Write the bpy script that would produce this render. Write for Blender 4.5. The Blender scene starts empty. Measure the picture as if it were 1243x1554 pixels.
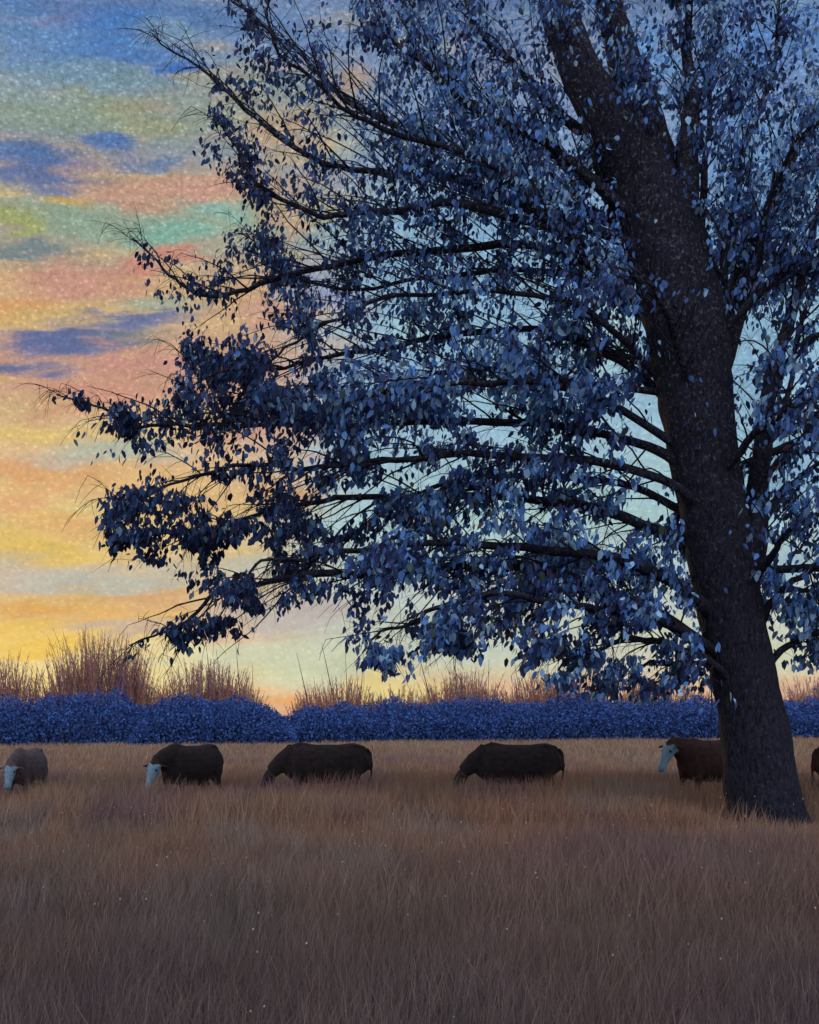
import bpy, bmesh, math, random
import numpy as np
from mathutils import Vector, Matrix

random.seed(11); np.random.seed(11)
scene = bpy.context.scene
col = scene.collection
R = math.radians

# ------------------------------------------------------------------ camera
FPX = 1900.0; ZC = 1.75; HORIZ = 1100.0          # focal in photo pixels, eye height, horizon row
cd = bpy.data.cameras.new("camera"); cam = bpy.data.objects.new("camera", cd); col.objects.link(cam)
cam.location = (0, 0, ZC); cam.rotation_euler = (R(90), 0, 0)
cd.sensor_fit = 'VERTICAL'; cd.sensor_height = 24.0; cd.lens = 24.0*FPX/1554.0
cd.shift_y = (HORIZ-777.0)/1554.0
cd.clip_start = 0.1; cd.clip_end = 9000
scene.camera = cam
def at(px, py, Y):
    return Vector(((px-621.5)/FPX*Y, Y, ZC-(py-HORIZ)/FPX*Y))

# ------------------------------------------------------------------ view, sun
scene.view_settings.view_transform = 'Standard'; scene.view_settings.look = 'None'
scene.view_settings.exposure = 0.0; scene.view_settings.gamma = 1.0
SUN_EL, SUN_AZ = R(7), R(-24)                     # azimuth from +Y towards +X
sl = bpy.data.lights.new("sun", 'SUN'); sl.energy = 0.8; sl.angle = R(6); sl.color = (1.0, .72, .46)
so = bpy.data.objects.new("sun", sl); col.objects.link(so)
sd = Vector((math.sin(SUN_AZ)*math.cos(SUN_EL), math.cos(SUN_AZ)*math.cos(SUN_EL), math.sin(SUN_EL)))
so.rotation_euler = sd.to_track_quat('Z', 'Y').to_euler(); so.location = (0, 0, 30)

def lin(c):
    return tuple((v/255/12.92 if v/255 <= .04045 else ((v/255+.055)/1.055)**2.4) for v in c) + (1.0,)

# ------------------------------------------------------------------ world: dusk sky with painted clouds
w = bpy.data.worlds.new("World"); scene.world = w; w.use_nodes = True
nt = w.node_tree; nt.nodes.clear(); N = nt.nodes; L = nt.links
def mth(op, a, b=None, c=None, clamp=False):
    n = N.new('ShaderNodeMath'); n.operation = op; n.use_clamp = clamp
    for i, v in enumerate((a, b, c)):
        if v is None: continue
        if isinstance(v, (int, float)): n.inputs[i].default_value = v
        else: L.new(v, n.inputs[i])
    return n.outputs[0]
def mixc(f, a, b, mode='MIX'):
    n = N.new('ShaderNodeMix'); n.data_type = 'RGBA'; n.blend_type = mode; n.clamp_factor = True
    for s, v in ((n.inputs[0], f), (n.inputs[6], a), (n.inputs[7], b)):
        if isinstance(v, (int, float)): s.default_value = v
        elif isinstance(v, tuple): s.default_value = v
        else: L.new(v, s)
    return n.outputs[2]
def ramp(f, stops, interp='LINEAR'):
    n = N.new('ShaderNodeValToRGB'); n.color_ramp.interpolation = interp
    e = n.color_ramp.elements
    while len(e) > 1: e.remove(e[0])
    e[0].position = stops[0][0]; e[0].color = lin(stops[0][1])
    for p, c in stops[1:]:
        k = e.new(p); k.color = lin(c)
    L.new(f, n.inputs[0]); return n.outputs[0]
def mrange(v, a, b, c=0.0, d=1.0, smooth=True):
    n = N.new('ShaderNodeMapRange'); n.interpolation_type = 'SMOOTHSTEP' if smooth else 'LINEAR'
    n.inputs[1].default_value = a; n.inputs[2].default_value = b; n.inputs[3].default_value = c; n.inputs[4].default_value = d
    L.new(v, n.inputs[0]); return n.outputs[0]
tc = N.new('ShaderNodeTexCoord'); sx = N.new('ShaderNodeSeparateXYZ'); L.new(tc.outputs['Generated'], sx.inputs[0])
X, Y_, Z = sx.outputs
az = mth('ARCTAN2', X, Y_)
hyp = mth('MAXIMUM', mth('SQRT', mth('ADD', mth('MULTIPLY', X, X), mth('MULTIPLY', Y_, Y_))), 1e-3)
te = mth('DIVIDE', Z, hyp)
def comb(a, b, c=0.0):
    n = N.new('ShaderNodeCombineXYZ')
    for i, v in enumerate((a, b, c)):
        if isinstance(v, (int, float)): n.inputs[i].default_value = v
        else: L.new(v, n.inputs[i])
    return n.outputs[0]
def noise(vec, scale, detail=3, rough=.55, dist=0.0, color=False):
    n = N.new('ShaderNodeTexNoise'); n.inputs['Scale'].default_value = scale; n.inputs['Detail'].default_value = detail
    n.inputs['Roughness'].default_value = rough; n.inputs['Distortion'].default_value = dist
    L.new(vec, n.inputs['Vector']); return n.outputs[1 if color else 0]
streak = comb(mth('MULTIPLY', az, 4.0), mth('ADD', mth('MULTIPLY', te, 19.0), mth('MULTIPLY', az, -2.5)))
fine = comb(mth('MULTIPLY', az, 26.0), mth('MULTIPLY', te, 90.0))
n1 = noise(streak, 2.2, 5, .6)
n2 = noise(comb(mth('MULTIPLY', az, 30.0), mth('MULTIPLY', te, 46.0), 3.3), 1.0, 4, .65)
dn = noise(streak, 3.0, 4, .6, .4, True)
sp = N.new('ShaderNodeSeparateColor'); L.new(dn, sp.inputs[0])
azd = mth('ADD', az, mth('MULTIPLY', mth('SUBTRACT', sp.outputs[0], .5), .10))
azd = mth('ADD', azd, mth('MULTIPLY', mth('SUBTRACT', n2, .5), .03))
ted = mth('ADD', te, mth('MULTIPLY', mth('SUBTRACT', sp.outputs[1], .5), .042))
ted = mth('ADD', ted, mth('MULTIPLY', mth('SUBTRACT', n2, .5), .014))
def T(py): return max(0.0, min(1.0, (HORIZ-py)/FPX/0.75))
tn = mth('DIVIDE', ted, 0.75, clamp=True)
warm = ramp(tn, [(0, (232,176,126)), (T(1060), (238,198,134)), (T(1030), (242,220,150)), (T(985), (240,208,126)),
     (T(945), (226,180,106)), (T(905), (224,184,124)), (T(870), (198,186,160)), (T(850), (228,196,128)), (T(760), (230,190,120)),
     (T(700), (228,188,138)), (T(655), (224,196,136)), (T(610), (208,160,126)), (T(560), (204,152,132)), (T(500), (216,180,132)),
     (T(450), (216,172,124)), (T(400), (176,166,148)), (T(340), (150,172,152)), (T(295), (196,166,134)), (T(240), (130,150,168)),
     (T(190), (140,160,150)), (T(140), (134,158,164)), (T(70), (96,142,196)), (T(0), (96,136,188)), (1.0, (92,112,150))])
cool = ramp(tn, [(0, (214,160,128)), (T(1045), (228,190,150)), (T(1010), (206,206,176)), (T(960), (200,208,188)), (T(900), (190,200,196)),
     (T(800), (172,204,208)), (T(650), (158,194,216)), (T(500), (148,188,214)), (T(350), (138,178,212)), (T(200), (134,160,198)),
     (T(80), (126,150,188)), (T(0), (98,122,164)), (1.0, (84,104,146))])
def AZ(px): return math.atan((px-621.5)/FPX)
tr = mth('ADD', azd, mth('MULTIPLY', mth('SUBTRACT', te, .2), -.18))
k = mrange(tr, AZ(330), AZ(560))
sky = mixc(k, warm, cool)
sky = mixc(mth('MULTIPLY', mth('SUBTRACT', 1.0, k), .16), sky, lin((206,194,172)))
# streaks of lighter and rosier cloud
sky = mixc(mth('MULTIPLY', mrange(n1, .52, .74), mth('MULTIPLY', mth('SUBTRACT', 1.0, k), .55)), sky, lin((206,158,146)))
sky = mixc(mth('MULTIPLY', mrange(n1, .46, .30), .45), sky, mixc(k, lin((236,200,120)), lin((166,198,196))))
CV = comb(azd, ted)
rc = {}
def rotc(rot):
    if rot not in rc:
        if rot == 0: rc[rot] = CV
        else:
            r = N.new('ShaderNodeVectorRotate'); r.rotation_type = 'Z_AXIS'; r.inputs['Angle'].default_value = -R(rot); L.new(CV, r.inputs['Vector']); rc[rot] = r.outputs[0]
    return rc[rot]
def patch(px, py, rx, ry, rgb, a=.85, rot=0, soft=.6):
    global sky
    rot = (0 if abs(rot) < 4 else (8 if 0 < rot < 20 else (-20 if rot > -30 else -50)))
    x0 = px-621.5; hy = math.hypot(x0, FPX)
    c_az = math.atan2(x0, FPX); c_te = (HORIZ-py)/hy; ca, sa = math.cos(R(rot)), math.sin(R(rot))
    u, v_ = c_az*ca+c_te*sa, -c_az*sa+c_te*ca
    s = N.new('ShaderNodeVectorMath'); s.operation = 'MULTIPLY_ADD'; L.new(rotc(rot), s.inputs[0])
    s.inputs[1].default_value = (hy/rx, hy/ry, 0); s.inputs[2].default_value = (-u*hy/rx, -v_*hy/ry, 0)
    l = N.new('ShaderNodeVectorMath'); l.operation = 'LENGTH'; L.new(s.outputs[0], l.inputs[0])
    sky = mixc(mrange(l.outputs['Value'], 1+soft, 1-soft, 0, a), sky, lin(rgb))
for p in [
    (150,10,330,26,(84,126,182),.8), (60,75,90,40,(88,140,200),.7), (190,60,80,50,(72,128,198),.8), (40,130,60,24,(150,176,196),.5), (250,50,50,22,(150,178,190),.5), (285,108,32,18,(50,110,196),.9), (150,120,120,22,(120,156,180),.7),
    (120,180,150,28,(142,162,146),.7), (210,185,60,20,(168,168,132),.6), (168,218,28,14,(82,122,184),.9),
    (55,255,70,28,(78,112,172),.85), (20,232,60,14,(88,124,176),.8), (215,250,60,14,(118,138,172),.75), (270,248,26,11,(96,128,172),.7),
    (130,268,30,12,(170,148,150),.6), (95,305,42,17,(204,172,96),.85,6), (215,298,90,20,(204,158,138),.85), (310,290,60,14,(208,160,144),.85),
    (140,345,120,20,(144,172,152),.8), (262,352,50,20,(128,184,168),.8,8), (340,320,40,14,(140,184,172),.8), (15,338,34,16,(170,178,96),.7),
    (40,378,70,16,(104,132,142),.8), (110,425,80,26,(206,152,138),.85,6), (205,410,36,16,(212,138,122),.8), (270,392,40,12,(212,144,126),.85),
    (280,420,24,16,(214,184,140),.8), (30,465,60,18,(222,164,104),.8,8), (110,480,110,18,(214,182,122),.7,10), (235,455,60,12,(150,172,158),.7),
    (215,482,90,14,(84,112,166),.85,8), (110,515,110,17,(76,106,164),.9,14), (30,560,60,15,(78,108,160),.9,12), (200,512,60,12,(140,150,130),.5,6),
    (215,548,90,18,(206,150,136),.8), (150,590,100,24,(210,150,132),.8), (60,620,50,20,(206,160,122),.7), (40,655,90,18,(224,192,112),.7),
    (180,688,90,16,(178,188,170),.9), (100,700,60,14,(196,178,160),.7), (60,720,70,16,(224,154,104),.7), (150,730,110,18,(226,180,124),.6),
    (70,790,60,20,(228,178,112),.6), (30,760,50,16,(226,160,116),.5), (140,775,40,14,(226,204,140),.6), (110,805,50,12,(222,168,112),.5), (60,835,110,20,(226,190,90),.7), (40,880,70,16,(200,184,168),.85), (170,885,130,17,(186,188,176),.85),
    (60,930,80,12,(222,168,92),.8), (160,940,60,10,(228,182,110),.7), (40,958,60,10,(232,190,90),.7), (230,915,60,14,(214,166,122),.8), (190,958,80,12,(196,174,160),.75), (50,990,90,20,(238,196,84),.8),
    (110,1030,120,24,(240,216,146),.7), (300,1000,110,26,(222,216,170),.8), (400,985,90,20,(206,212,186),.8), (440,930,110,30,(190,180,176),.85),
    (460,905,30,14,(214,198,120),.7), (330,960,70,12,(216,186,164),.7), (430,1068,50,14,(232,168,108),.8), (560,1060,60,14,(238,214,140),.7), (500,1015,110,26,(204,212,180),.75),
    (600,1050,90,18,(228,212,140),.8), (690,960,120,40,(186,198,188),.7), (800,900,80,30,(192,196,196),.7), (890,1050,120,22,(222,184,152),.75),
    (960,1000,100,24,(200,196,186),.6), (1210,1050,60,18,(214,176,152),.7),
    (440,650,60,36,(206,158,142),.75), (430,745,50,26,(212,156,104),.8), (350,660,60,20,(204,150,136),.7), (360,800,60,22,(206,168,142),.7),
    (430,340,30,20,(206,166,140),.7), (440,385,30,12,(190,190,130),.6), (420,480,50,16,(198,146,140),.6), (430,195,60,30,(206,172,140),.75),
    (530,130,40,34,(196,168,146),.7), (350,130,50,34,(168,166,150),.6), (470,60,60,40,(110,140,186),.6), (640,70,60,16,(188,192,172),.7,-20),
    (680,190,50,26,(116,146,202),.7), (720,90,70,40,(140,140,160),.5), (480,440,50,26,(130,160,210),.6), (600,300,60,24,(156,190,204),.6),
    (860,80,50,40,(160,164,172),.6,-50), (990,90,26,60,(104,156,214),.8,10), (1100,140,60,120,(100,146,212),.7), (1190,60,80,60,(88,136,204),.7),
    (1070,260,24,100,(120,152,200),.6), (1200,240,80,80,(104,152,206),.6), (1120,370,40,30,(116,170,214),.8), (1150,560,50,90,(136,178,206),.8),
    (1180,720,60,60,(118,164,204),.7), (1205,860,40,40,(160,190,204),.8), (900,380,60,50,(96,152,204),.6), (830,620,70,40,(140,186,200),.6),
    (640,500,50,24,(166,208,216),.8), (700,640,60,30,(158,196,220),.7), (880,560,40,40,(170,206,216),.8), (760,800,80,24,(176,206,200),.7), (940,480,30,40,(176,206,206),.7), (560,560,80,34,(134,170,208),.6)]:
    patch(*p)
# fine ripple of high thin cloud, stronger higher up
g1 = noise(comb(az, te), 235.0, 2, .7)
vo = N.new('ShaderNodeTexVoronoi'); vo.inputs['Scale'].default_value = 185.0; L.new(comb(mth('MULTIPLY', az, 1.0), mth('MULTIPLY', te, 1.35)), vo.inputs['Vector'])
gl = mrange(vo.outputs['Distance'], .42, .05)
amp = mrange(te, .02, .5, .22, 1.0, False)
gr = mth('MULTIPLY', mth('SUBTRACT', g1, .5), mth('MULTIPLY', amp, 1.15))
gr = mth('ADD', gr, mth('MULTIPLY', mth('SUBTRACT', gl, .42), mth('MULTIPLY', amp, .42)))
br = mth('ADD', 1.0, mth('ADD', gr, mth('MULTIPLY', mth('SUBTRACT', n2, .5), .42)))
sc = N.new('ShaderNodeVectorMath'); sc.operation = 'SCALE'; L.new(sky, sc.inputs[0]); L.new(br, sc.inputs['Scale'])
# brighter pale sky added behind the viewer and overhead to light the scene
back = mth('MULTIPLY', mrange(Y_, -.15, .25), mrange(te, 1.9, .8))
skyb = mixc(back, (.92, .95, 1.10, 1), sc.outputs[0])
w.cycles.sampling_method = 'MANUAL'; w.cycles.sample_map_resolution = 256
scene.cycles.max_bounces = 4; scene.cycles.diffuse_bounces = 2
ni = N.new('ShaderNodeTexSky'); ni.sky_type = 'NISHITA'; ni.sun_disc = False
ni.sun_elevation = SUN_EL; ni.sun_rotation = SUN_AZ
b1 = N.new('ShaderNodeBackground'); L.new(ni.outputs[0], b1.inputs[0]); b1.inputs[1].default_value = 0.05
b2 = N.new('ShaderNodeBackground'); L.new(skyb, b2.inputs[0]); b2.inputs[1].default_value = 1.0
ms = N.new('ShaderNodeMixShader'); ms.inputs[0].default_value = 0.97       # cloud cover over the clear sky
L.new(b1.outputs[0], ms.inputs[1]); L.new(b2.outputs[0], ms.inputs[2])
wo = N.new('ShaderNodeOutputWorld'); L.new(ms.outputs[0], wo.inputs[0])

# ------------------------------------------------------------------ helpers
def tag(o, label=None, cat=None, group=None, kind=None):
    if label: o['label'] = label
    if cat: o['category'] = cat
    if group: o['group'] = group
    if kind: o['kind'] = kind
    return o
def empty(name, loc, rz=0.0):
    o = bpy.data.objects.new(name, None); col.objects.link(o); o.location = loc; o.rotation_euler = (0, 0, rz)
    o.empty_display_size = .3; return o
def link(name, me, mat, parent=None):
    o = bpy.data.objects.new(name, me); col.objects.link(o)
    for m in (mat if isinstance(mat, (list, tuple)) else [mat]): me.materials.append(m)
    if parent: o.parent = parent
    return o
def np_mesh(name, verts, quads, colors=None, smooth=False):
    me = bpy.data.meshes.new(name); verts = np.asarray(verts, np.float32); quads = np.asarray(quads, np.int32)
    nf, k = quads.shape
    me.vertices.add(len(verts)); me.vertices.foreach_set('co', verts.ravel())
    me.loops.add(nf*k); me.loops.foreach_set('vertex_index', quads.ravel())
    me.polygons.add(nf); me.polygons.foreach_set('loop_start', np.arange(0, nf*k, k, dtype=np.int32))
    me.polygons.foreach_set('loop_total', np.full(nf, k, np.int32))
    if smooth: me.polygons.foreach_set('use_smooth', np.ones(nf, bool))
    if colors is not None:
        ca = me.color_attributes.new('tint', 'FLOAT_COLOR', 'POINT')
        ca.data.foreach_set('color', np.asarray(colors, np.float32).ravel())
    me.update(); return me
def mat(name, base=(.1,.1,.1), rough=.9, tint=False, nscale=6, var=.35, alt=None, bump=.0, bscale=30, spec=.2, stretch=(1,1,1)):
    m = bpy.data.materials.new(name); m.use_nodes = True; t = m.node_tree; b = t.nodes['Principled BSDF']
    b.inputs['Roughness'].default_value = rough; b.inputs['Specular IOR Level'].default_value = spec
    tcn = t.nodes.new('ShaderNodeTexCoord'); mp = t.nodes.new('ShaderNodeMapping'); mp.inputs['Scale'].default_value = stretch
    t.links.new(tcn.outputs['Object'], mp.inputs[0])
    n = t.nodes.new('ShaderNodeTexNoise'); n.inputs['Scale'].default_value = nscale; n.inputs['Detail'].default_value = 6; n.inputs['Roughness'].default_value = .65
    t.links.new(mp.outputs[0], n.inputs['Vector'])
    mx = t.nodes.new('ShaderNodeMix'); mx.data_type = 'RGBA'
    r = t.nodes.new('ShaderNodeMapRange'); r.inputs[1].default_value = .35; r.inputs[2].default_value = .65
    t.links.new(n.outputs[0], r.inputs[0]); t.links.new(r.outputs[0], mx.inputs[0])
    a2 = alt or tuple(c*(1-var) for c in base)
    if tint:
        at_ = t.nodes.new('ShaderNodeAttribute'); at_.attribute_name = 'tint'
        mx.blend_type = 'MULTIPLY'
        t.links.new(at_.outputs['Color'], mx.inputs[6]); mx.inputs[7].default_value = (1-var, 1-var, 1-var, 1)
    else:
        mx.inputs[6].default_value = (*base, 1); mx.inputs[7].default_value = (*a2, 1)
    t.links.new(mx.outputs[2], b.inputs['Base Color'])
    if bump:
        n3 = t.nodes.new('ShaderNodeTexNoise'); n3.inputs['Scale'].default_value = bscale; n3.inputs['Detail'].default_value = 5
        t.links.new(mp.outputs[0], n3.inputs['Vector'])
        bp = t.nodes.new('ShaderNodeBump'); bp.inputs['Strength'].default_value = bump; bp.inputs['Distance'].default_value = .05
        t.links.new(n3.outputs[0], bp.inputs['Height']); t.links.new(bp.outputs[0], b.inputs['Normal'])
    return m

def vnoise(x, y, z=0.0, seed=0):
    """smooth value noise, numpy"""
    x = np.asarray(x, float); y = np.asarray(y, float); z = np.zeros_like(x)+z
    def h(i, j, k):
        n = (i*374761393 + j*668265263 + k*2147483647 + seed*1442695041) & 0x7fffffff
        n = ((n ^ (n >> 13))*1274126177) & 0x7fffffff
        return ((n ^ (n >> 16)) & 0xffff)/65535.0
    xi, yi, zi = np.floor(x).astype(np.int64), np.floor(y).astype(np.int64), np.floor(z).astype(np.int64)
    fx, fy, fz = x-xi, y-yi, z-zi
    fx, fy, fz = [f*f*(3-2*f) for f in (fx, fy, fz)]
    r = 0
    for a in (0, 1):
        for b in (0, 1):
            for c in (0, 1):
                r = r + h(xi+a, yi+b, zi+c)*(fx if a else 1-fx)*(fy if b else 1-fy)*(fz if c else 1-fz)
    return r
def ground_z(x, y):
    x = np.asarray(x, float); y = np.asarray(y, float)
    s = np.clip((y-28)/60, 0, 1); s = s*s*(3-2*s)
    z = s*(.30 + .010*np.clip(x, -60, 60)) + .10*(vnoise(x/6, y/6, 0, 3)-.5)*np.clip(y/10, 0, 1)
    return z

# ------------------------------------------------------------------ ground sheet
def axis(a, b, n, p): 
    t = np.linspace(-1, 1, n); return (np.sign(t)*np.abs(t)**p)*(b-a)/2+(a+b)/2
gx = axis(-2600, 2600, 181, 3.2); gy = axis(-2400, 2500, 221, 3.2)
GX, GY = np.meshgrid(gx, gy); GZ = ground_z(GX, GY)
nv = np.arange(GX.size).reshape(GX.shape)
q = np.stack([nv[:-1,:-1], nv[:-1,1:], nv[1:,1:], nv[1:,:-1]], -1).reshape(-1, 4)
m_soil = mat('dry_soil', (.24,.17,.13), 1.0, nscale=.7, alt=(.15,.12,.11), bump=.6, bscale=9, spec=.05)
g = link('ground', np_mesh('ground', np.stack([GX, GY, GZ], -1).reshape(-1, 3), q, smooth=True), m_soil)
tag(g, kind='structure')

# ------------------------------------------------------------------ grass (uncountable)
def grass_pts(y0, y1, dens):
    area_n = int(((.36*(y1*y1-y0*y0))*1.0 + 8*(y1-y0))*dens)
    u = np.random.rand(area_n*2); Y = np.sqrt(y0*y0+u*(y1*y1-y0*y0)); hw = .36*Y+4
    keep = np.random.rand(len(Y)) < (hw/Y)/((.36*y0+4)/y0); Y = Y[keep][:area_n]; hw = .36*Y+4
    return (np.random.rand(len(Y))*2-1)*hw, Y
def blades(x, y, hh, wid, tint, lean=.22):
    n = len(x); z = ground_z(x, y)-.02
    a = np.random.rand(n)*2*math.pi
    # blade width mostly across the view and at random otherwise
    dx, dy = np.cos(a)*wid, np.sin(a)*wid*.6
    lx = np.random.randn(n)*lean*hh+.05*hh; ly = np.random.randn(n)*lean*hh
    V = np.empty((n, 6, 3), np.float32)
    for i, (t, ws) in enumerate(((0, 1), (.55, .8), (1, .12))):
        V[:, 2*i, 0] = x+lx*t*t-dx*ws; V[:, 2*i+1, 0] = x+lx*t*t+dx*ws
        V[:, 2*i, 1] = y+ly*t*t-dy*ws; V[:, 2*i+1, 1] = y+ly*t*t+dy*ws
        V[:, 2*i, 2] = z+hh*t; V[:, 2*i+1, 2] = z+hh*t
    b = (np.arange(n)*6)[:, None]
    Q = np.concatenate([b+np.array([0,1,3,2]), b+np.array([2,3,5,4])], 0)
    C = np.repeat(np.concatenate([tint, np.ones((n,1))], 1)[:, None, :], 6, 1)
    return V.reshape(-1, 3), Q, C.reshape(-1, 4)
PAL = dict(brown=(.42,.28,.20), tan=(.56,.42,.28), olive=(.34,.29,.18), plum=(.27,.185,.22), rust=(.46,.25,.16), grey=(.32,.29,.27), dark=(.17,.145,.165))
def grass_tint(x, y):
    n = len(x)
    a = vnoise(x/1.5+.3*y/3, y/3.4, 0, 7); b = vnoise(x/.7, y/2.1, 0, 9); c = vnoise(x/4, y/9, 0, 12)
    P = {k: np.array(v) for k, v in PAL.items()}
    t = np.tile(P['brown'], (n, 1))
    def mx(t, m, colr): return t*(1-m[:, None])+colr*m[:, None]
    sm = lambda v, p, q: np.clip((v-p)/(q-p), 0, 1)
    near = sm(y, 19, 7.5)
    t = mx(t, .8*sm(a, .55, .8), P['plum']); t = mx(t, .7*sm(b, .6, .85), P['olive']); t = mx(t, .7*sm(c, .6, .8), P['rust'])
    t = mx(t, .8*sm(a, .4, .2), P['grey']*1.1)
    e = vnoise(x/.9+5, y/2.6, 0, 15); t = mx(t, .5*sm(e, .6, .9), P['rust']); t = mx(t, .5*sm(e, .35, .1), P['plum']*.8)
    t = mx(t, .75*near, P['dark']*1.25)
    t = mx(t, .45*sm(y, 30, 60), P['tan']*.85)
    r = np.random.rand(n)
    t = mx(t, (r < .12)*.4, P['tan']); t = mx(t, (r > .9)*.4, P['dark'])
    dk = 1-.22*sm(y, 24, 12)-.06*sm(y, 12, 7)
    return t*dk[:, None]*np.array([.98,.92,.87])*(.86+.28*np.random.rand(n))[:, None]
TY = 20.8
Vs, Qs, Cs, off = [], [], [], 0
for (y0, y1, dens, h0, h1, wd) in [(4.5,10,1700,.20,.44,.0031), (10,18,760,.26,.56,.0048), (18,30,470,.40,.86,.0075), (30,50,120,.28,.55,.015), (50,84,42,.35,.62,.03)]:
    x, y = grass_pts(y0, y1, dens)
    hh = h0+(h1-h0)*np.random.rand(len(x))**1.3*(.6+.7*vnoise(x/1.2, y/1.2, 0, 21))
    rt = np.hypot(x-5.95, (y-TY+.6)*.7); hh = hh*(.30+.70*np.clip((rt-.7)/1.5, 0, 1))
    hh = hh*np.where((y < 25.3) & (y > 16) & (np.abs(x/y+.325) < .022), .82, 1)      # cropped by the cow at the left
    keep = np.hypot(x-5.95, y-TY) > .55
    x, y, hh = x[keep], y[keep], hh[keep]
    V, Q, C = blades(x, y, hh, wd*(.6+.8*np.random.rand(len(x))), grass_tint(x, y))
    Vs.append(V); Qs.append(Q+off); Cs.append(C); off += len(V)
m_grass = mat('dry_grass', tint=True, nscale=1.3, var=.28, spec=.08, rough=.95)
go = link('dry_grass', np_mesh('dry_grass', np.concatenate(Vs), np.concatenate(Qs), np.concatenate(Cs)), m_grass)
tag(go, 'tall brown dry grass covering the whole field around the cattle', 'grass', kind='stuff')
# tiny pale solids imitating canvas glints, scattered through it
x, y = grass_pts(5, 32, 2.0)
n = len(x); z = ground_z(x, y)+.25+.45*np.random.rand(n); s = .0035+.00034*y*(.5+np.random.rand(n))
V = np.zeros((n, 6, 3)); dirs = np.array([[1,0,0],[-1,0,0],[0,1,0],[0,-1,0],[0,0,1.5],[0,0,-1.5]])
V[:] = np.stack([x, y, z], -1)[:, None, :]+dirs[None]*s[:, None, None]
tri = np.array([[0,2,4],[2,1,4],[1,3,4],[3,0,4],[2,0,5],[1,2,5],[3,1,5],[0,3,5]])
tint = np.concatenate([np.array([.55,.51,.46])*(.35+.65*np.random.rand(n, 1)), np.ones((n,1))], 1)
sh = link('glint_specks', np_mesh('glint_specks', V.reshape(-1, 3), (tri[None]+(np.arange(n)*6)[:, None, None]).reshape(-1, 3), np.repeat(tint, 6, 0)), mat('seed', tint=True, var=.1))
tag(sh, 'tiny pale specks imitating glints, dotted through the dry grass', 'seed heads', kind='stuff')

# ------------------------------------------------------------------ tubes
def catmull(P, sub):
    P = [np.asarray(p, float) for p in P]; out = []
    for i in range(len(P)-1):
        p0, p1, p2, p3 = P[max(i-1, 0)], P[i], P[i+1], P[min(i+2, len(P)-1)]
        for s in range(sub):
            t = s/sub
            out.append(.5*((2*p1)+(-p0+p2)*t+(2*p0-5*p1+4*p2-p3)*t*t+(-p0+3*p1-3*p2+p3)*t**3))
    out.append(P[-1]); return np.array(out)
class Tubes:
    def __init__(s): s.V = []; s.Q = []; s.C = []; s.n = 0
    def add(s, pts, rad, seg=6, rough=0.0, tint=None, seed=0, flare=None):
        pts = np.asarray(pts, float); m = len(pts)
        tan = np.gradient(pts, axis=0); tan /= np.linalg.norm(tan, axis=1)[:, None]+1e-9
        ref = np.array([0, 1., 0]); u = np.cross(tan, ref); bad = np.linalg.norm(u, axis=1) < .2
        u[bad] = np.cross(tan[bad], np.array([1., 0, 0])); u /= np.linalg.norm(u, axis=1)[:, None]; v = np.cross(tan, u)
        a = np.arange(seg)/seg*2*math.pi; rr = np.asarray(rad, float)[:, None]*np.ones(seg)
        if rough: 
            A, I = np.meshgrid(a, np.arange(m))
            rr = rr*(1+rough*(vnoise(3+2.2*np.cos(A)+seed, 3+2.2*np.sin(A), I*.35, 5)-.5)*2 + rough*.5*(vnoise(3+5*np.cos(A)+seed, 3+5*np.sin(A), I*.3, 6)-.5))
        if flare is not None: rr = rr*flare(np.arange(m)/(m-1), a)
        ring = pts[:, None, :]+rr[..., None]*(np.cos(a)[None, :, None]*u[:, None, :]+np.sin(a)[None, :, None]*v[:, None, :])
        idx = s.n+np.arange(m*seg).reshape(m, seg)
        s.V.append(ring.reshape(-1, 3)); nx = np.roll(idx, -1, 1)
        s.Q.append(np.stack([idx[:-1], nx[:-1], nx[1:], idx[1:]], -1).reshape(-1, 4))
        if tint is not None: s.C.append(np.tile((*tint, 1), (m*seg, 1)))
        s.n += m*seg
    def mesh(s, name, origin=(0,0,0), smooth=True):
        V = np.concatenate(s.V)-np.asarray(origin); return np_mesh(name, V, np.concatenate(s.Q), np.concatenate(s.C) if s.C else None, smooth)

# ------------------------------------------------------------------ the big tree
PM = FPX/TY
m_bark = mat('bark', (.034,.036,.056), .95, nscale=22, alt=(.010,.010,.018), bump=1.0, bscale=16, spec=.1, stretch=(1,1,.35))
t = m_bark.node_tree; b = t.nodes['Principled BSDF']            # pale grey specks, stronger higher up
vn = t.nodes.new('ShaderNodeTexNoise'); vn.inputs['Scale'].default_value = 17; vn.inputs['Detail'].default_value = 3; vn.inputs['Roughness'].default_value = .7; tcn = t.nodes.new('ShaderNodeTexCoord'); t.links.new(tcn.outputs['Object'], vn.inputs['Vector'])
r1 = t.nodes.new('ShaderNodeMapRange'); r1.inputs[1].default_value = .56; r1.inputs[2].default_value = .72; t.links.new(vn.outputs[0], r1.inputs[0])
sz = t.nodes.new('ShaderNodeSeparateXYZ'); t.links.new(tcn.outputs['Object'], sz.inputs[0])
r2 = t.nodes.new('ShaderNodeMapRange'); r2.inputs[1].default_value = 2.5; r2.inputs[2].default_value = 9.5; r2.inputs[3].default_value = .12; r2.inputs[4].default_value = .5; t.links.new(sz.outputs[2], r2.inputs[0])
mu = t.nodes.new('ShaderNodeMath'); mu.operation = 'MULTIPLY'; t.links.new(r1.outputs[0], mu.inputs[0]); t.links.new(r2.outputs[0], mu.inputs[1])
old = b.inputs['Base Color'].links[0].from_socket
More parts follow.
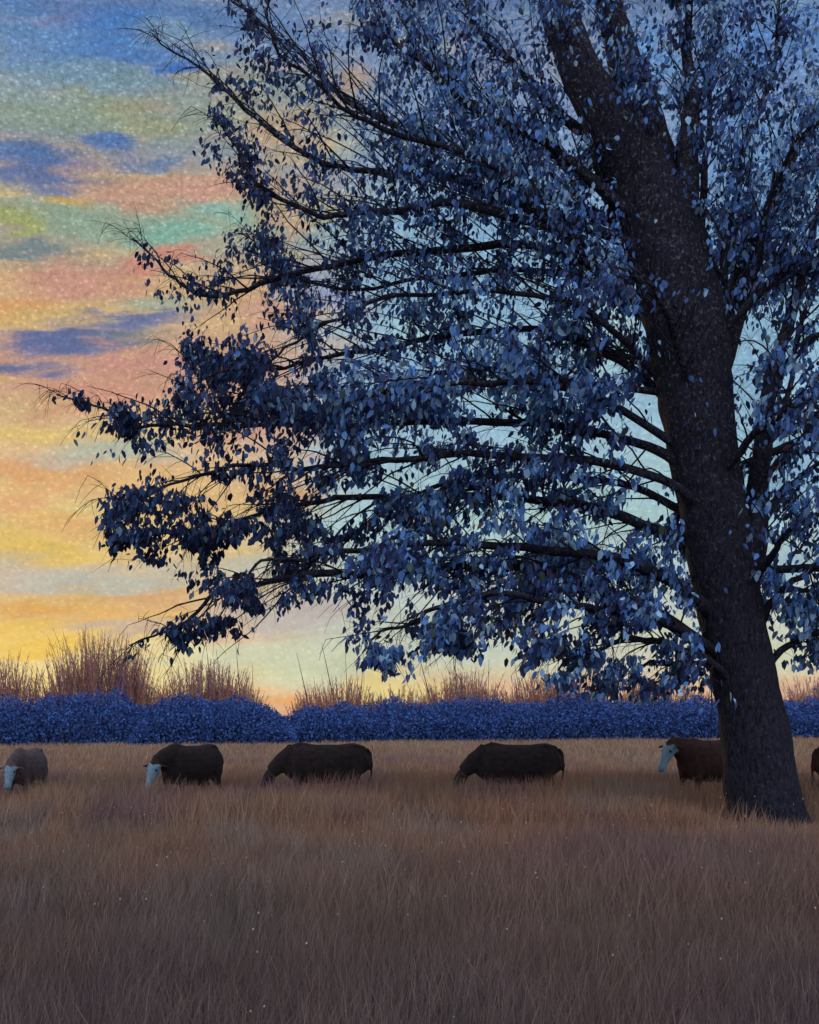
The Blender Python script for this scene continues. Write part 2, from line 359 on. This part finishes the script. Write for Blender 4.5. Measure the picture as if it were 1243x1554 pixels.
mx = t.nodes.new('ShaderNodeMix'); mx.data_type = 'RGBA'; t.links.new(mu.outputs[0], mx.inputs[0]); t.links.new(old, mx.inputs[6]); mx.inputs[7].default_value = (.34,.36,.38,1)
t.links.new(mx.outputs[2], b.inputs['Base Color'])

base = at(1168, 1252, TY); base.z = float(ground_z(base.x, base.y))
tree = empty('shade_tree', base)
tag(tree, 'large spreading tree with a dark leaning trunk and drooping blue leaves, filling the right side', 'tree')
trunk_px = [(1178,1300,140),(1168,1255,124),(1156,1190,112),(1146,1120,102),(1132,1040,97),(1113,950,99),(1096,860,98),(1080,760,100),
            (1064,660,108),(1052,580,114),(1044,510,124),(1030,440,126),(1012,370,122),(992,300,104),(975,240,72),(960,190,44)]
P3 = [at(a, b_, TY) for a, b_, c in trunk_px]
PP = catmull([(*p, c/PM/2) for p, (a, b_, c) in zip(P3, trunk_px)], 7)
tb = Tubes(); tb.add(PP[:, :3], PP[:, 3], 40, .07, seed=3, flare=lambda t_, a: 1+.13*np.clip(1-t_[:, None]/.10, 0, 1)**2*(.6+.5*np.cos(a[None]*5+.6)))
link('trunk', tb.mesh('trunk', base), m_bark, tree)

B = [ # photo px polyline, start width px, end depth offset m
 ([(1105,1010),(1050,968),(985,925),(890,886),(780,858),(660,862),(540,868),(430,880),(330,905),(265,945),(205,978)], 40, -1.2),
 ([(1090,880),(1040,830),(960,790),(860,765),(720,750),(560,757),(430,770),(300,800),(190,825)], 34, 1.0),
 ([(1100,950),(1030,890),(940,850),(820,832),(700,828),(540,832),(430,850),(360,885)], 34, -2.5),
 ([(1065,740),(1010,690),(920,660),(800,640),(640,640),(480,650),(330,640),(220,645),(150,625),(90,590)], 26, .5),
 ([(1075,790),(1020,735),(900,700),(740,690),(600,700),(480,705),(350,710),(260,740),(165,750)], 24, -2.2),
 ([(1050,650),(1000,595),(930,540),(830,505),(700,505),(560,530),(430,560),(330,560),(265,540)], 26, 2.0),
 ([(1045,630),(995,570),(940,510),(860,460),(760,440),(620,450),(500,490),(400,540),(300,590)], 18, -1.2),
 ([(1040,560),(985,480),(900,405),(780,372),(640,380),(500,405),(380,440),(290,440),(240,400),(200,362)], 28, 1.0),
 ([(1030,500),(965,420),(850,350),(700,310),(590,325),(470,318),(390,280),(335,190)], 30, -2.0),
 ([(1020,450),(950,370),(830,325),(690,275),(570,262),(450,225),(340,140),(235,45)], 32, .2),
 ([(1010,400),(930,335),(800,290),(680,225),(560,170),(470,100),(370,15),(320,-50)], 30, 2.0),
 ([(1000,370),(920,290),(820,215),(700,150),(600,60),(540,-40)], 34, -1.5),
 ([(990,330),(915,235),(830,150),(740,60),(670,-60)], 42, 1.0),
 ([(1010,390),(960,290),(925,190),(870,80),(820,-60)], 88, -.4),
 ([(1020,400),(1000,300),(978,190),(945,80),(910,-60)], 74, .5),
 ([(1035,420),(1040,320),(1045,200),(1045,80),(1032,-60)], 50, -.2),
 ([(1045,440),(1066,320),(1074,200),(1085,60),(1090,-60)], 24, 1.2),
 ([(1108,930),(1140,840),(1150,760),(1153,690),(1172,590),(1202,460),(1255,300),(1310,120)], 46, -.6),
 ([(1070,600),(1100,520),(1122,440),(1160,330),(1225,200),(1300,60)], 52, .9),
 ([(1060,560),(1090,470),(1104,380),(1125,250),(1170,110),(1195,-60)], 28, -.9),
 ([(1130,1010),(1160,935),(1205,880),(1290,840),(1400,850)], 26, -.5),
 ([(1140,1070),(1175,1000),(1240,960),(1340,970),(1430,1010)], 24, .9),
 ([(1098,1000),(1040,958),(950,930),(860,915),(750,905),(660,920),(590,960),(555,985)], 24, -3.2),
 ([(1125,1050),(1070,1000),(1000,975),(930,975),(870,1000),(840,1030)], 22, -1.8),
 ([(1130,1060),(1090,1020),(1040,1005),(980,1010),(940,1035)], 16, 2.2),
 ([(1150,690),(1200,640),(1270,620),(1370,640)], 22, 1.5),
 ([(1152,800),(1195,740),(1260,700),(1400,680)], 22, .8),
 ([(1155,740),(1190,690),(1240,650),(1350,560)], 18, 2.4),
 ([(1150,880),(1180,830),(1230,780),(1380,740)], 20, -1.8),
 ([(1145,960),(1185,900),(1260,900),(1380,930)], 18, 2.4),
 ([(1165,640),(1195,600),(1230,430),(1290,330)], 18, 1.6),
 ([(1125,460),(1150,400),(1175,280),(1240,180),(1330,120)], 18, -2.2),
 ([(1160,640),(1190,560),(1230,520),(1300,480),(1400,470)], 20, -1.4),
 ([(1100,940),(1020,880),(900,850),(800,880),(720,905),(690,960),(680,990)], 18, 2.6),
 ([(1012,380),(900,280),(740,170),(640,70),(600,-60)], 20, 3.2),
 ([(1010,420),(880,380),(760,260),(600,200),(500,150),(420,60),(400,-40)], 18, -3.2),
 ([(1040,560),(930,440),(800,410),(660,420),(520,440),(430,400),(380,360)], 18, 3.2),
 ([(1060,700),(940,620),(820,580),(700,585),(560,600),(440,620),(360,600)], 20, -3.4),
 ([(1075,800),(960,740),(820,720),(680,735),(560,790),(470,860),(430,880)], 20, 3.4),
 ([(1050,600),(950,590),(830,570),(700,560),(600,570),(520,580),(420,590)], 18, .2),
]
# limbs that reach towards and away from the viewer and out to the right
for (z0, ang, ln, rise) in [(5.6, -70, 3.4, 1.0), (6.8, -120, 3.8, 1.6), (4.6, 75, 5.0, .8), (7.0, 110, 5.5, 2.0), (5.8, 20, 6.0, 1.4), (7.8, -30, 6.0, 2.4), (8.2, 60, 5.5, 3.0), (4.2, 5, 5.5, .3)]:
    i = int(np.argmin(abs(PP[:, 2]-z0))); p = PP[i, :3]
    pts = [p+np.array([math.cos(R(ang))*ln*s_, math.sin(R(ang))*ln*s_, rise*math.sin(s_*1.9)*1.1-.6*s_**3]) for s_ in (0, .2, .4, .6, .8, 1)]
    B.append((pts, 24, None))
crown_poly = np.array([(300,-80),(325,60),(312,170),(300,230),(380,300),(345,350),(305,370),(300,430),(235,360),(205,395),(225,450),(275,470),(262,560),(240,612),(85,595),(110,690),(190,690),
  (210,720),(155,760),(175,850),(268,868),(292,915),(195,990),(360,975),(400,930),(500,892),(545,905),(520,980),(600,1040),(650,985),(760,1000),(880,1050),(1000,1062),(1500,1062),(1700,-300),(300,-300)], float)
def inpoly(px, py):
    c = np.zeros(len(px), bool); n_ = len(crown_poly)
    for i in range(n_):
        x1, y1 = crown_poly[i]; x2, y2 = crown_poly[(i+1) % n_]
        if y1 == y2: continue
        cr = ((y1 > py) != (y2 > py)) & (px < (x2-x1)*(py-y1)/(y2-y1)+x1); c ^= cr
    return c
rng = np.random.RandomState(5)
leafP, leafD, leafS = [], [], []
twigs = Tubes()
def leafy(pts, r, small):
    m = len(pts)
    for p in pts:
        kk = 5 if small else 5
        for _ in range(kk):
            leafP.append(p+rng.randn(3)*(.12 if small else .11)); leafS.append(small)
for bi, (pts, w0, dY) in enumerate(B):
    if dY is not None:
        m = len(pts); P3 = []
        for j, (a, b_) in enumerate(pts):
            s_ = j/(m-1); P3.append(at(a, b_, TY+dY*(s_**.8)+.25*math.sin(j*1.7+bi)*(0 < j)))
        P3 = catmull(P3, 6)
    else: P3 = catmull(pts, 7)
    m = len(P3); s_ = np.linspace(0, 1, m)
    wob = np.stack([np.sin(s_*23+bi*2.1), np.sin(s_*17+bi), np.sin(s_*19+bi*1.3)+.6*np.sin(s_*41+bi)], -1)
    P3 = P3+(rng.rand(m, 3)-.5)*.07*s_[:, None]+wob*.06*(s_*(1 if not w0 >= 70 else 0))[:, None]
    thick = w0 >= 70
    w0 = w0 if thick or w0 > 45 else w0*.56
    rad = (w0/PM/2)*(1-s_)**(.55 if thick else .95)+(.10 if thick else .011)
    if not thick: rad = np.where(s_ < .12, rad*(1+.25*(.12-s_)/.12), rad)
    tb = Tubes(); tb.add(P3, rad, 16 if w0 > 40 else 9, .10, seed=bi)
    ln = np.concatenate([[0], np.cumsum(np.linalg.norm(np.diff(P3, axis=0), axis=1))])
    # secondary branches
    d = .75+.5*rng.rand(); side = 1
    while d < ln[-1]:
        i = int(np.searchsorted(ln, d)); i = min(i, m-2); p = P3[i]; tg = P3[i+1]-P3[i]; tg /= np.linalg.norm(tg)+1e-9
        rem = ln[-1]-d
        L2 = min(.5+.38*rem, 2.1)*(.6+.6*rng.rand())
        perp = np.cross(tg, [0, 0, 1]); perp /= np.linalg.norm(perp)+1e-9; side = -side
        dr = tg*(.75+.3*rng.rand())+perp*side*(.35+.75*rng.rand())+np.array([0, 0, (.15+.75*rng.rand()) if p[2] > 6.5 else (.45*rng.randn()+.05)])
        dr /= np.linalg.norm(dr)
        n2_ = 8; q_ = [p]
        for k_ in range(n2_):
            dr = dr+rng.randn(3)*.10+np.array([-.02, 0, -.075 if p[2] < 8 else -.03]); dr /= np.linalg.norm(dr); q_.append(q_[-1]+dr*L2/n2_)
        q_ = np.array(q_); r2_ = np.linspace(min(rad[i]*.5, .018), .004, len(q_)); tb.add(q_, r2_, 5)
        for k_ in range(1, len(q_)):
            if rng.rand() < .75:
                d3 = (q_[k_]-q_[k_-1]); d3 /= np.linalg.norm(d3); d3 = d3*.6+rng.randn(3)*.55+np.array([0, 0, -.22]); d3 /= np.linalg.norm(d3)
                L3 = .18+.38*rng.rand(); q3 = [q_[k_]]
                for h_ in range(4):
                    d3 = d3+np.array([0, 0, -.15])+rng.randn(3)*.08; d3 /= np.linalg.norm(d3); q3.append(q3[-1]+d3*L3/4)
                q3 = np.array(q3); twigs.add(q3, np.linspace(.005, .0025, 5), 3); leafy(q3[1:], 0, p[2] > 8.2)
            leafy(q_[k_:k_+1], 0, p[2] > 8.2)
        d += .13+.14*rng.rand()
    for i in range(int(m*.45), m): leafy(P3[i:i+1], 0, P3[i][2] > 8.2)
    link('branch', tb.mesh('branch', base), m_bark, tree)
link('twigs', twigs.mesh('twigs', base), m_bark, tree)
LP = np.array(leafP); LS = np.array(leafS)
px = LP[:, 0]/LP[:, 1]*FPX+621.5; py = HORIZ-(LP[:, 2]-ZC)/LP[:, 1]*FPX
keep = inpoly(px+rng.randn(len(px))*7, py+rng.randn(len(px))*7)
cl = vnoise(LP[:, 0]/.40, LP[:, 1]/3.0, LP[:, 2]/.34, 31)*.6+vnoise(LP[:, 0]/.17, LP[:, 1]/3.0, LP[:, 2]/.22, 33)*.4
dens = np.full(len(px), .458)
dens = np.where((py < 330) & (px < 600), .43, dens); dens = np.where((py < 330) & (px >= 600), .495, dens)
dens = np.where((px > 1080) & (py < 520), .53, dens); dens = np.where((py > 560) & (py < 760) & (px > 480) & (px < 960), .49, dens)
dens = np.where((px > 1000) & (py > 480) & (py < 900), .50, dens)
dens = np.where(px > 1150, .47, dens)
keep &= (cl < dens-.02+.04*rng.randn(len(px)))
dl = (py > 840) & (px > 640) & (px < 1110) & (cl > dens) & (cl < .53) & inpoly(px, py); keep |= dl
tpx = PP[:, 0]/PP[:, 1]*FPX+621.5; tpy = HORIZ-(PP[:, 2]-ZC)/PP[:, 1]*FPX; o_ = np.argsort(tpy)
tc_ = np.interp(py, tpy[o_], tpx[o_]); tw_ = np.interp(py, tpy[o_], PP[o_, 3]*PM)
keep &= ~((np.abs(px-tc_) < tw_*1.02) & (LP[:, 1] < TY) & (py > 260) & (rng.rand(len(px)) < .93))      # the shaded bole carries few leaves
# open sky between the trunk and the right fork
keep &= ~((px > 1108) & (px < 1150) & (py > 500) & (py < 700) & (rng.rand(len(px)) < .75))
LP, LS, px, py = LP[keep], LS[keep], px[keep], py[keep]; n = len(LP)
print('leaves', n)
ll = np.where(LS, .07+.09*rng.rand(n), .08+.12*rng.rand(n)); ll = np.where(LP[:, 1] < TY-1.5, ll*.85, ll); ww = ll*(.19+.13*rng.rand(n))
dn_ = np.stack([rng.randn(n)*.38-.10, rng.randn(n)*.38, -np.ones(n)*.9+rng.randn(n)*.35], -1); dn_ /= np.linalg.norm(dn_, axis=1)[:, None]
sd_ = np.cross(dn_, rng.randn(n, 3)); sd_ /= np.linalg.norm(sd_, axis=1)[:, None]; nr = np.cross(dn_, sd_)
V = np.empty((n, 6, 3)); f = .28
V[:, 0] = LP; V[:, 3] = LP+dn_*ll[:, None]
for k_, (tt, wv, sg) in {1: (.3, 1, -1), 2: (.7, .75, -1), 4: (.7, .75, 1), 5: (.3, 1, 1)}.items():
    V[:, k_] = LP+dn_*(ll*tt)[:, None]+sd_*(ww*wv*sg)[:, None]+nr*(ww*f)[:, None]
bq = (np.arange(n)*6)[:, None]
Q = np.concatenate([bq+np.array([0,3,2,1]), bq+np.array([0,5,4,3])], 0)
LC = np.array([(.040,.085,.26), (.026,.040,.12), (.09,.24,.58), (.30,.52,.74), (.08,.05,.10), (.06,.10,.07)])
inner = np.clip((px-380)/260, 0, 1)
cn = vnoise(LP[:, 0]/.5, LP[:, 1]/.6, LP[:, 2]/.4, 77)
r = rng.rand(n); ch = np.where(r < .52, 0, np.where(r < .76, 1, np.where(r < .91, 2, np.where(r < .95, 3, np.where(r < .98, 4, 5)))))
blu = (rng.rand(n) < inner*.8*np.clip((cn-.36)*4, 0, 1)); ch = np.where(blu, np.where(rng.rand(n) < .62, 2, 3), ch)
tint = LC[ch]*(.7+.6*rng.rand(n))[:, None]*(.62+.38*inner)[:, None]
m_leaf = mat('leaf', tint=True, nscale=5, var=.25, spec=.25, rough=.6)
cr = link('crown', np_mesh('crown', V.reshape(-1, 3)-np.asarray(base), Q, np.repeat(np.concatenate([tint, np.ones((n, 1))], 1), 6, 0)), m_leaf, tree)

# ------------------------------------------------------------------ hedgerow
def bush(name, x0, x1, prof, Y, dep, label, cnt, seed):
    """a run of low dense bushes; prof = [(px, top_py)]"""
    rg = np.random.RandomState(seed)
    X0, X1 = (x0-621.5)/FPX*Y, (x1-621.5)/FPX*Y
    cx = (X0+X1)/2; zb = float(ground_z(cx, Y)); root = empty(name, (cx, Y, zb)); org = np.array([cx, Y, zb])
    pxs = np.array([p[0] for p in prof]); tops = np.array([p[1] for p in prof])
    xx = X0+(X1-X0)*rg.rand(cnt); yy = Y+(rg.rand(cnt)*2-1)*dep
    ppx = xx/Y*FPX+621.5; top = ZC-(np.interp(ppx, pxs, tops)-HORIZ)/FPX*Y-ground_z(xx, yy)
    top = top*(1-.45*((yy-Y)/dep)**2)*(.80+.34*vnoise(xx/1.1, yy/1.1, 0, seed)+.10*rg.rand(cnt))
    edge = np.clip(np.minimum(xx-X0, X1-xx)/.8, 0, 1); top = top*(.35+.65*np.sqrt(edge))
    hh = top*rg.rand(cnt)**.6
    P = np.stack([xx, yy, ground_z(xx, yy)+hh], -1)
    s = .05+.08*rg.rand(cnt); dn = rg.randn(cnt, 3)+np.array([0, 0, .5]); dn /= np.linalg.norm(dn, axis=1)[:, None]
    sd = np.cross(dn, rg.randn(cnt, 3)); sd /= np.linalg.norm(sd, axis=1)[:, None]
    V = np.stack([P-dn*s[:, None], P+sd*s[:, None]*.55, P+dn*s[:, None], P-sd*s[:, None]*.55], 1)
    pal = np.array([(.068,.15,.46), (.06,.13,.38), (.075,.175,.50), (.068,.15,.34), (.11,.11,.30)])
    cc = pal[rg.choice(5, cnt, p=[.40,.25,.2,.1,.05])]*(.7+.6*rg.rand(cnt))[:, None]
    me = np_mesh('foliage', V.reshape(-1, 3)-org, np.arange(cnt*4).reshape(-1, 4), np.repeat(np.concatenate([cc, np.ones((cnt, 1))], 1), 4, 0))
    link('foliage', me, m_hedge, root)
    tw = Tubes()
    for _ in range(int((X1-X0)*5)):
        a = X0+(X1-X0)*rg.rand(); b_ = Y+(rg.rand()*2-1)*dep*.6; z0 = float(ground_z(a, b_))-.05
        tp = float(np.interp(a/Y*FPX+621.5, pxs, tops)); h = (ZC-(tp-HORIZ)/FPX*Y-z0)*(.7+.25*rg.rand())
        q_ = np.array([(a+.25*rg.randn()*s_, b_+.2*rg.randn()*s_, z0+h*s_) for s_ in (0, .35, .7, 1)]); tw.add(q_, np.linspace(.03, .008, 4), 4, tint=(.06,.05,.09))
    link('stems', tw.mesh('stems', org), m_twig, root)
    return tag(root, label, 'hedge', 'dark blue bushes along the far edge of the field')
m_hedge = mat('hedge_leaf', tint=True, nscale=1.2, var=.3, spec=.1)
m_twig = mat('twig_bark', tint=True, nscale=8, var=.3, spec=.1)
bush('hedge_bushes', -260, 252, [(-260,1060),(-20,1062),(40,1068),(80,1062),(130,1050),(185,1056),(225,1070),(252,1086)], 80, 2.2, 'dark blue low bushes at the left end of the hedgerow, behind the grazing cattle', 46000, 1)
bush('hedge_bushes', 205, 455, [(205,1086),(260,1064),(320,1058),(380,1064),(415,1074),(455,1096)], 79, 2.2, 'rounded dark blue bush mound second from the left, ending at the dip in the hedgerow', 28000, 2)
bush('hedge_bushes', 405, 1110, [(405,1100),(470,1078),(530,1068),(700,1064),(900,1062),(1110,1062)], 81, 2.4, 'long low blue hedge running from the dip to the tree trunk', 72000, 3)
bush('hedge_bushes', 1105, 1500, [(1105,1066),(1250,1064),(1500,1060)], 82, 2.4, 'low blue hedge to the right of the tree trunk', 40000, 4)

def brush(name, x0, x1, y_top, cnt, Y, label, seed, spikes=(), hue=0, dens=1.0, spread=.13, group='bare reddish thickets above the hedge'):
    """upright bare twiggy thicket"""
    rg = np.random.RandomState(seed); X0, X1 = (x0-621.5)/FPX*Y, (x1-621.5)/FPX*Y; cx = (X0+X1)/2
    zb = float(ground_z(cx, Y)); org = np.array([cx, Y, zb]); root = empty(name, org)
    H = ZC-(y_top-12-HORIZ)/FPX*Y-zb
    pal = [(.50,.24,.20), (.66,.32,.18), (.32,.20,.30), (.64,.38,.24), (.18,.17,.38)]
    tb = Tubes(); fn = Tubes()
    hw = (X1-X0)/2
    for k_ in range(int(cnt*3)):
        u = rg.rand()*2-1; a = cx+u*hw; b_ = Y+rg.randn()*.8
        h = H*(1-.38*abs(u)**2)*(.68+.40*rg.rand()); z0 = float(ground_z(a, b_))-.05; lx = u*.35+rg.randn()*spread*h; ly = rg.randn()*.1*h
        c = pal[rg.choice(5, p=[.3,.25,.2,.15,.1])]
        q_ = np.array([(a+lx*s_**1.3+.04*rg.randn(), b_+ly*s_, z0+h*s_) for s_ in (0, .25, .5, .75, 1)]); tb.add(q_, np.linspace(.034, .010, 5), 4, tint=c)
        for _ in range(int(22*dens)):
            s_ = .3+.65*rg.rand(); i = min(int(s_*4), 3); p = q_[i]+(q_[i+1]-q_[i])*(s_*4-i); l3 = (.25+.5*rg.rand())*(1.2-s_)*.9
            d3 = np.array([rg.randn()*.6, rg.randn()*.5, 1.0]); q3 = [p, p+d3*l3*.5, p+d3*l3+np.array([0, 0, l3*.25])]
            fn.add(q3, [.018, .014, .008], 3, tint=pal[rg.choice(5, p=[.3,.25,.2,.2,.05])])
    for (sx_, sy, ex, ey, r_) in spikes:
        p0, p1 = at(sx_, sy+62, Y-.3), at(ex, ey, Y-.3); md = (p0+p1)/2+Vector((rg.randn()*.05, 0, 0)); p0.z = min(p0.z, p0.z); tb.add([tuple(p0), tuple(md), tuple(p1)], [r_, r_*.7, .01], 4, tint=(.16,.10,.13))
    link('stems', tb.mesh('stems', org), m_twig, root); link('twigs', fn.mesh('twigs', org), m_twig, root)
    return tag(root, label, 'shrub', group)
brush('bare_thicket', -40, 62, 1004, 70, 84.6, 'low reddish bare thicket at the left edge of the picture above the hedge', 41)
brush('bare_thicket', 78, 222, 972, 190, 85, 'tallest and widest reddish brown thicket, left of the pale gap above the hedge', 42, spikes=[(118,1060,100,985,.03), (150,1060,146,978,.03), (172,1060,182,985,.03)])
brush('bare_thicket', 236, 385, 1018, 150, 84.4, 'reddish thicket with tall pointed twigs, above the second bush mound from the left', 43, spikes=[(330,1060,312,972,.05), (345,1060,328,985,.04), (372,1060,358,978,.05), (352,1060,348,1005,.05), (384,1060,383,1010,.04)])
brush('bare_thicket', 452, 570, 1042, 90, 85.2, 'thin grey thicket with leaning twigs above the middle of the hedge', 44, spikes=[(480,1060,450,990,.05), (520,1060,488,975,.05), (528,1060,524,985,.04), (540,1060,552,1000,.03)])
brush('bare_thicket', 560, 655, 1052, 60, 85.6, 'lowest reddish scrub on the hedge between two taller thickets', 45)
brush('bare_thicket', 650, 760, 1028, 100, 85.1, 'orange brown thicket with a long leaning twig, under the hanging leaves', 46, spikes=[(672,1060,632,980,.05), (700,1060,690,1000,.04), (735,1060,742,1000,.03)])
brush('bare_thicket', 770, 905, 1030, 110, 85.4, 'pinkish bare thicket under the lower branches with crossed twigs', 47, spikes=[(800,1060,780,1000,.04), (835,1060,808,1005,.05), (868,1062,895,1010,.04), (890,1062,902,1005,.04)])
brush('bare_thicket', 900, 1085, 1040, 120, 86, 'faint pink thicket just left of the tree trunk', 48)
brush('bare_thicket', 1190, 1290, 1040, 70, 86, 'faint pinkish thicket at the right edge beyond the trunk', 49)

# ------------------------------------------------------------------ cattle
def loft(bm, sts, seg=14):
    """sts: (x,y,z, half width, half height); rings perpendicular to the path"""
    S = np.array(sts, float); pts = S[:, :3]; tan = np.gradient(pts, axis=0); tan /= np.linalg.norm(tan, axis=1)[:, None]
    rings = []
    for p, tg, hw, hh in zip(pts, tan, S[:, 3], S[:, 4]):
        u = np.cross(tg, [0, 0, 1]); 
        if np.linalg.norm(u) < .3: u = np.array([0, 1., 0]); u -= tg*u.dot(tg)
        u /= np.linalg.norm(u); v = np.cross(u, tg)
        rings.append([bm.verts.new(p+u*hw*math.cos(a)+v*hh*math.sin(a)) for a in [k_/seg*2*math.pi for k_ in range(seg)]])
    for A, Bq in zip(rings, rings[1:]):
        for k_ in range(seg): bm.faces.new((A[k_], A[(k_+1) % seg], Bq[(k_+1) % seg], Bq[k_]))
    bm.faces.new(rings[0][::-1]); bm.faces.new(rings[-1])
def cow_mesh(name, poll, muzzle):
    """poll and muzzle: head top and nose points (x forward, z up)"""
    bm = bmesh.new(); poll = np.array(poll); muz = np.array(muzzle)
    loft(bm, [(-.92,0,1.12,.06,.10), (-.86,0,1.08,.20,.24), (-.70,0,1.04,.27,.32), (-.45,0,1.00,.30,.36), (-.15,0,.96,.34,.40), (.15,0,.96,.34,.40), (.42,0,.98,.29,.38), (.62,0,1.00,.22,.34), (.76,0,1.00,.13,.24)], 18)
    loft(bm, [(-.84,0,1.26,.10,.06), (-.62,0,1.335,.20,.055), (-.40,0,1.315,.13,.05), (-.1,0,1.28,.13,.05), (.25,0,1.30,.11,.07), (.45,0,1.335,.09,.08), (.62,0,1.27,.08,.08)], 10)
    nb = np.array([.55, 0, 1.10]); mid = (nb+poll)/2+np.array([.04, 0, .03])
    loft(bm, [(*nb,.19,.31), (*(nb*.5+mid*.5),.16,.25), (*mid,.135,.20), (*(mid*.5+poll*.5),.12,.165), (*poll,.115,.14)], 14)
    ax = muz-poll; hl = np.linalg.norm(ax); ax /= hl
    loft(bm, [(*(poll-ax*.06),.07,.07), (*(poll+ax*.04),.115,.115), (*(poll+ax*hl*.30),.125,.13), (*(poll+ax*hl*.55),.095,.105), (*(poll+ax*hl*.78),.075,.08), (*(poll+ax*hl*.95),.085,.075), (*(muz+ax*.03),.05,.045)], 14)
    for s in (-1, 1):
        e = poll+ax*.07
        loft(bm, [(e[0],s*.08,e[2],.03,.03), (e[0]-.01,s*.17,e[2]+.01,.05,.03), (e[0]-.02,s*.25,e[2]-.01,.045,.022), (e[0]-.03,s*.31,e[2]-.03,.012,.012)], 8)
        # foreleg: shoulder, elbow, knee, fetlock, hoof
        loft(bm, [(.50,s*.15,1.02,.09,.15), (.50,s*.18,.80,.085,.12), (.50,s*.18,.62,.06,.08), (.50,s*.18,.42,.05,.055), (.50,s*.18,.36,.052,.058), (.49,s*.18,.16,.034,.036), (.50,s*.18,.09,.045,.05), (.52,s*.18,0,.055,.07)], 10)
        # hind leg: thigh, stifle, hock behind, shank
        loft(bm, [(-.66,s*.14,1.06,.12,.22), (-.62,s*.18,.84,.115,.19), (-.62,s*.19,.68,.08,.12), (-.72,s*.19,.52,.05,.065), (-.78,s*.19,.44,.048,.06), (-.75,s*.19,.22,.036,.042), (-.73,s*.19,.10,.045,.05), (-.70,s*.19,0,.055,.07)], 10)
    loft(bm, [(-.88,0,1.27,.04,.04), (-.96,0,1.18,.03,.03), (-.99,0,.95,.026,.026), (-.97,0,.72,.028,.028), (-.96,0,.60,.05,.05), (-.95,0,.48,.02,.02)], 8)
    loft(bm, [(-.55,0,.66,.04,.04), (-.50,0,.60,.11,.09), (-.38,0,.60,.11,.08), (-.30,0,.64,.04,.03)], 10)
    me = bpy.data.meshes.new('tmp'); bm.to_mesh(me); bm.free()
    o = bpy.data.objects.new('tmp', me); col.objects.link(o)
    md = o.modifiers.new('r', 'REMESH'); md.mode = 'VOXEL'; md.voxel_size = .022
    ms_ = o.modifiers.new('s', 'SMOOTH'); ms_.factor = .6; ms_.iterations = 5
    dg = bpy.context.evaluated_depsgraph_get(); dg.update(); out = bpy.data.meshes.new_from_object(o.evaluated_get(dg)); out.name = name
    bpy.data.objects.remove(o)
    # coat pattern: white blaze over the front of the head
    for p in out.polygons:
        c = np.array(p.center); tt = (c-poll).dot(ax)/hl; p.use_smooth = True
        rad = np.linalg.norm(c-poll-ax*tt*hl)
        p.material_index = 1 if (.14+.05*math.sin(c[1]*40) < tt and rad < .17) else 0
    return out, poll, ax, hl
def coat(name, base): return mat(name, base, .85, nscale=9, var=.45, bump=.5, bscale=60, spec=.15)
m_black = coat('dark_coat', (.040,.030,.032)); m_red = coat('red_brown_coat', (.060,.030,.026)); m_plum = coat('dull_brown_coat', (.13,.095,.11))
m_face = mat('white_hair', (.22,.34,.45), .85, nscale=12, var=.35, spec=.15); m_eye = mat('dark_eye', (.01,.01,.012), .2, spec=.5)
m_face2 = mat('dark_face_hair', (.045,.034,.036), .85, nscale=12, var=.3, spec=.15)
graze = cow_mesh('cow_grazing', (1.02,0,.82), (1.22,0,.34))
up = cow_mesh('cow_head_up', (1.05,0,1.30), (1.34,0,.82))
low = cow_mesh('cow_head_low', (1.05,0,1.05), (1.27,0,.58))
used = set()
def cow(kind, px, Y, head_deg, scale, coatm, facem, label, dz=0):
    """head_deg: heading in the ground plane, 0 = +X (photo right), 180 = left, -90 = to the viewer"""
    me, poll, ax, hl = kind; X = (px-621.5)/FPX*Y
    root = empty('cow', (X, Y, float(ground_z(X, Y))+dz), R(head_deg)); root.scale = (scale,)*3
    me = me.copy()
    link('body', me, [coatm, facem], root)
    upv = np.cross(ax, [0, 1, 0]); upv = upv if upv[0]*1+upv[2] > 0 else -upv
    for s in (-1, 1):
        bm = bmesh.new(); bmesh.ops.create_uvsphere(bm, u_segments=10, v_segments=8, radius=.026)
        p = poll+ax*hl*.34+np.array([0, s*.105, 0])+upv*.05; bmesh.ops.translate(bm, verts=bm.verts, vec=p)
        em = bpy.data.meshes.new('eye'); bm.to_mesh(em); bm.free(); link('eye', em, m_eye, root)
    return tag(root, label, 'cow', 'cattle grazing in the dry field')
cow(low, 40, 25.5, 270, .93, m_plum, m_face, 'small dull brown cow at the left edge of the picture, lowered pale face towards the viewer')
cow(low, 288, 24.6, 243, 1.0, m_black, m_face, 'dark cow with a white face lowered, seen from the front below the pointed thicket')
cow(graze, 490, 25.0, 190, 1.0, m_black, m_face2, 'blackish cow grazing side on, just right of the cow with lowered white face')
cow(graze, 781, 24.7, 186, 1.0, m_black, m_face2, 'dark purplish cow grazing side on, nearest left neighbour of the cow behind the trunk')
cow(up, 1074, 25.2, 218, 1.06, m_red, m_face, 'red brown cow with raised white face, half hidden behind the tree trunk')
cow(graze, 1306, 24.0, 8, 1.0, m_red, m_face2, 'red brown cow cut off by the right edge of the picture')
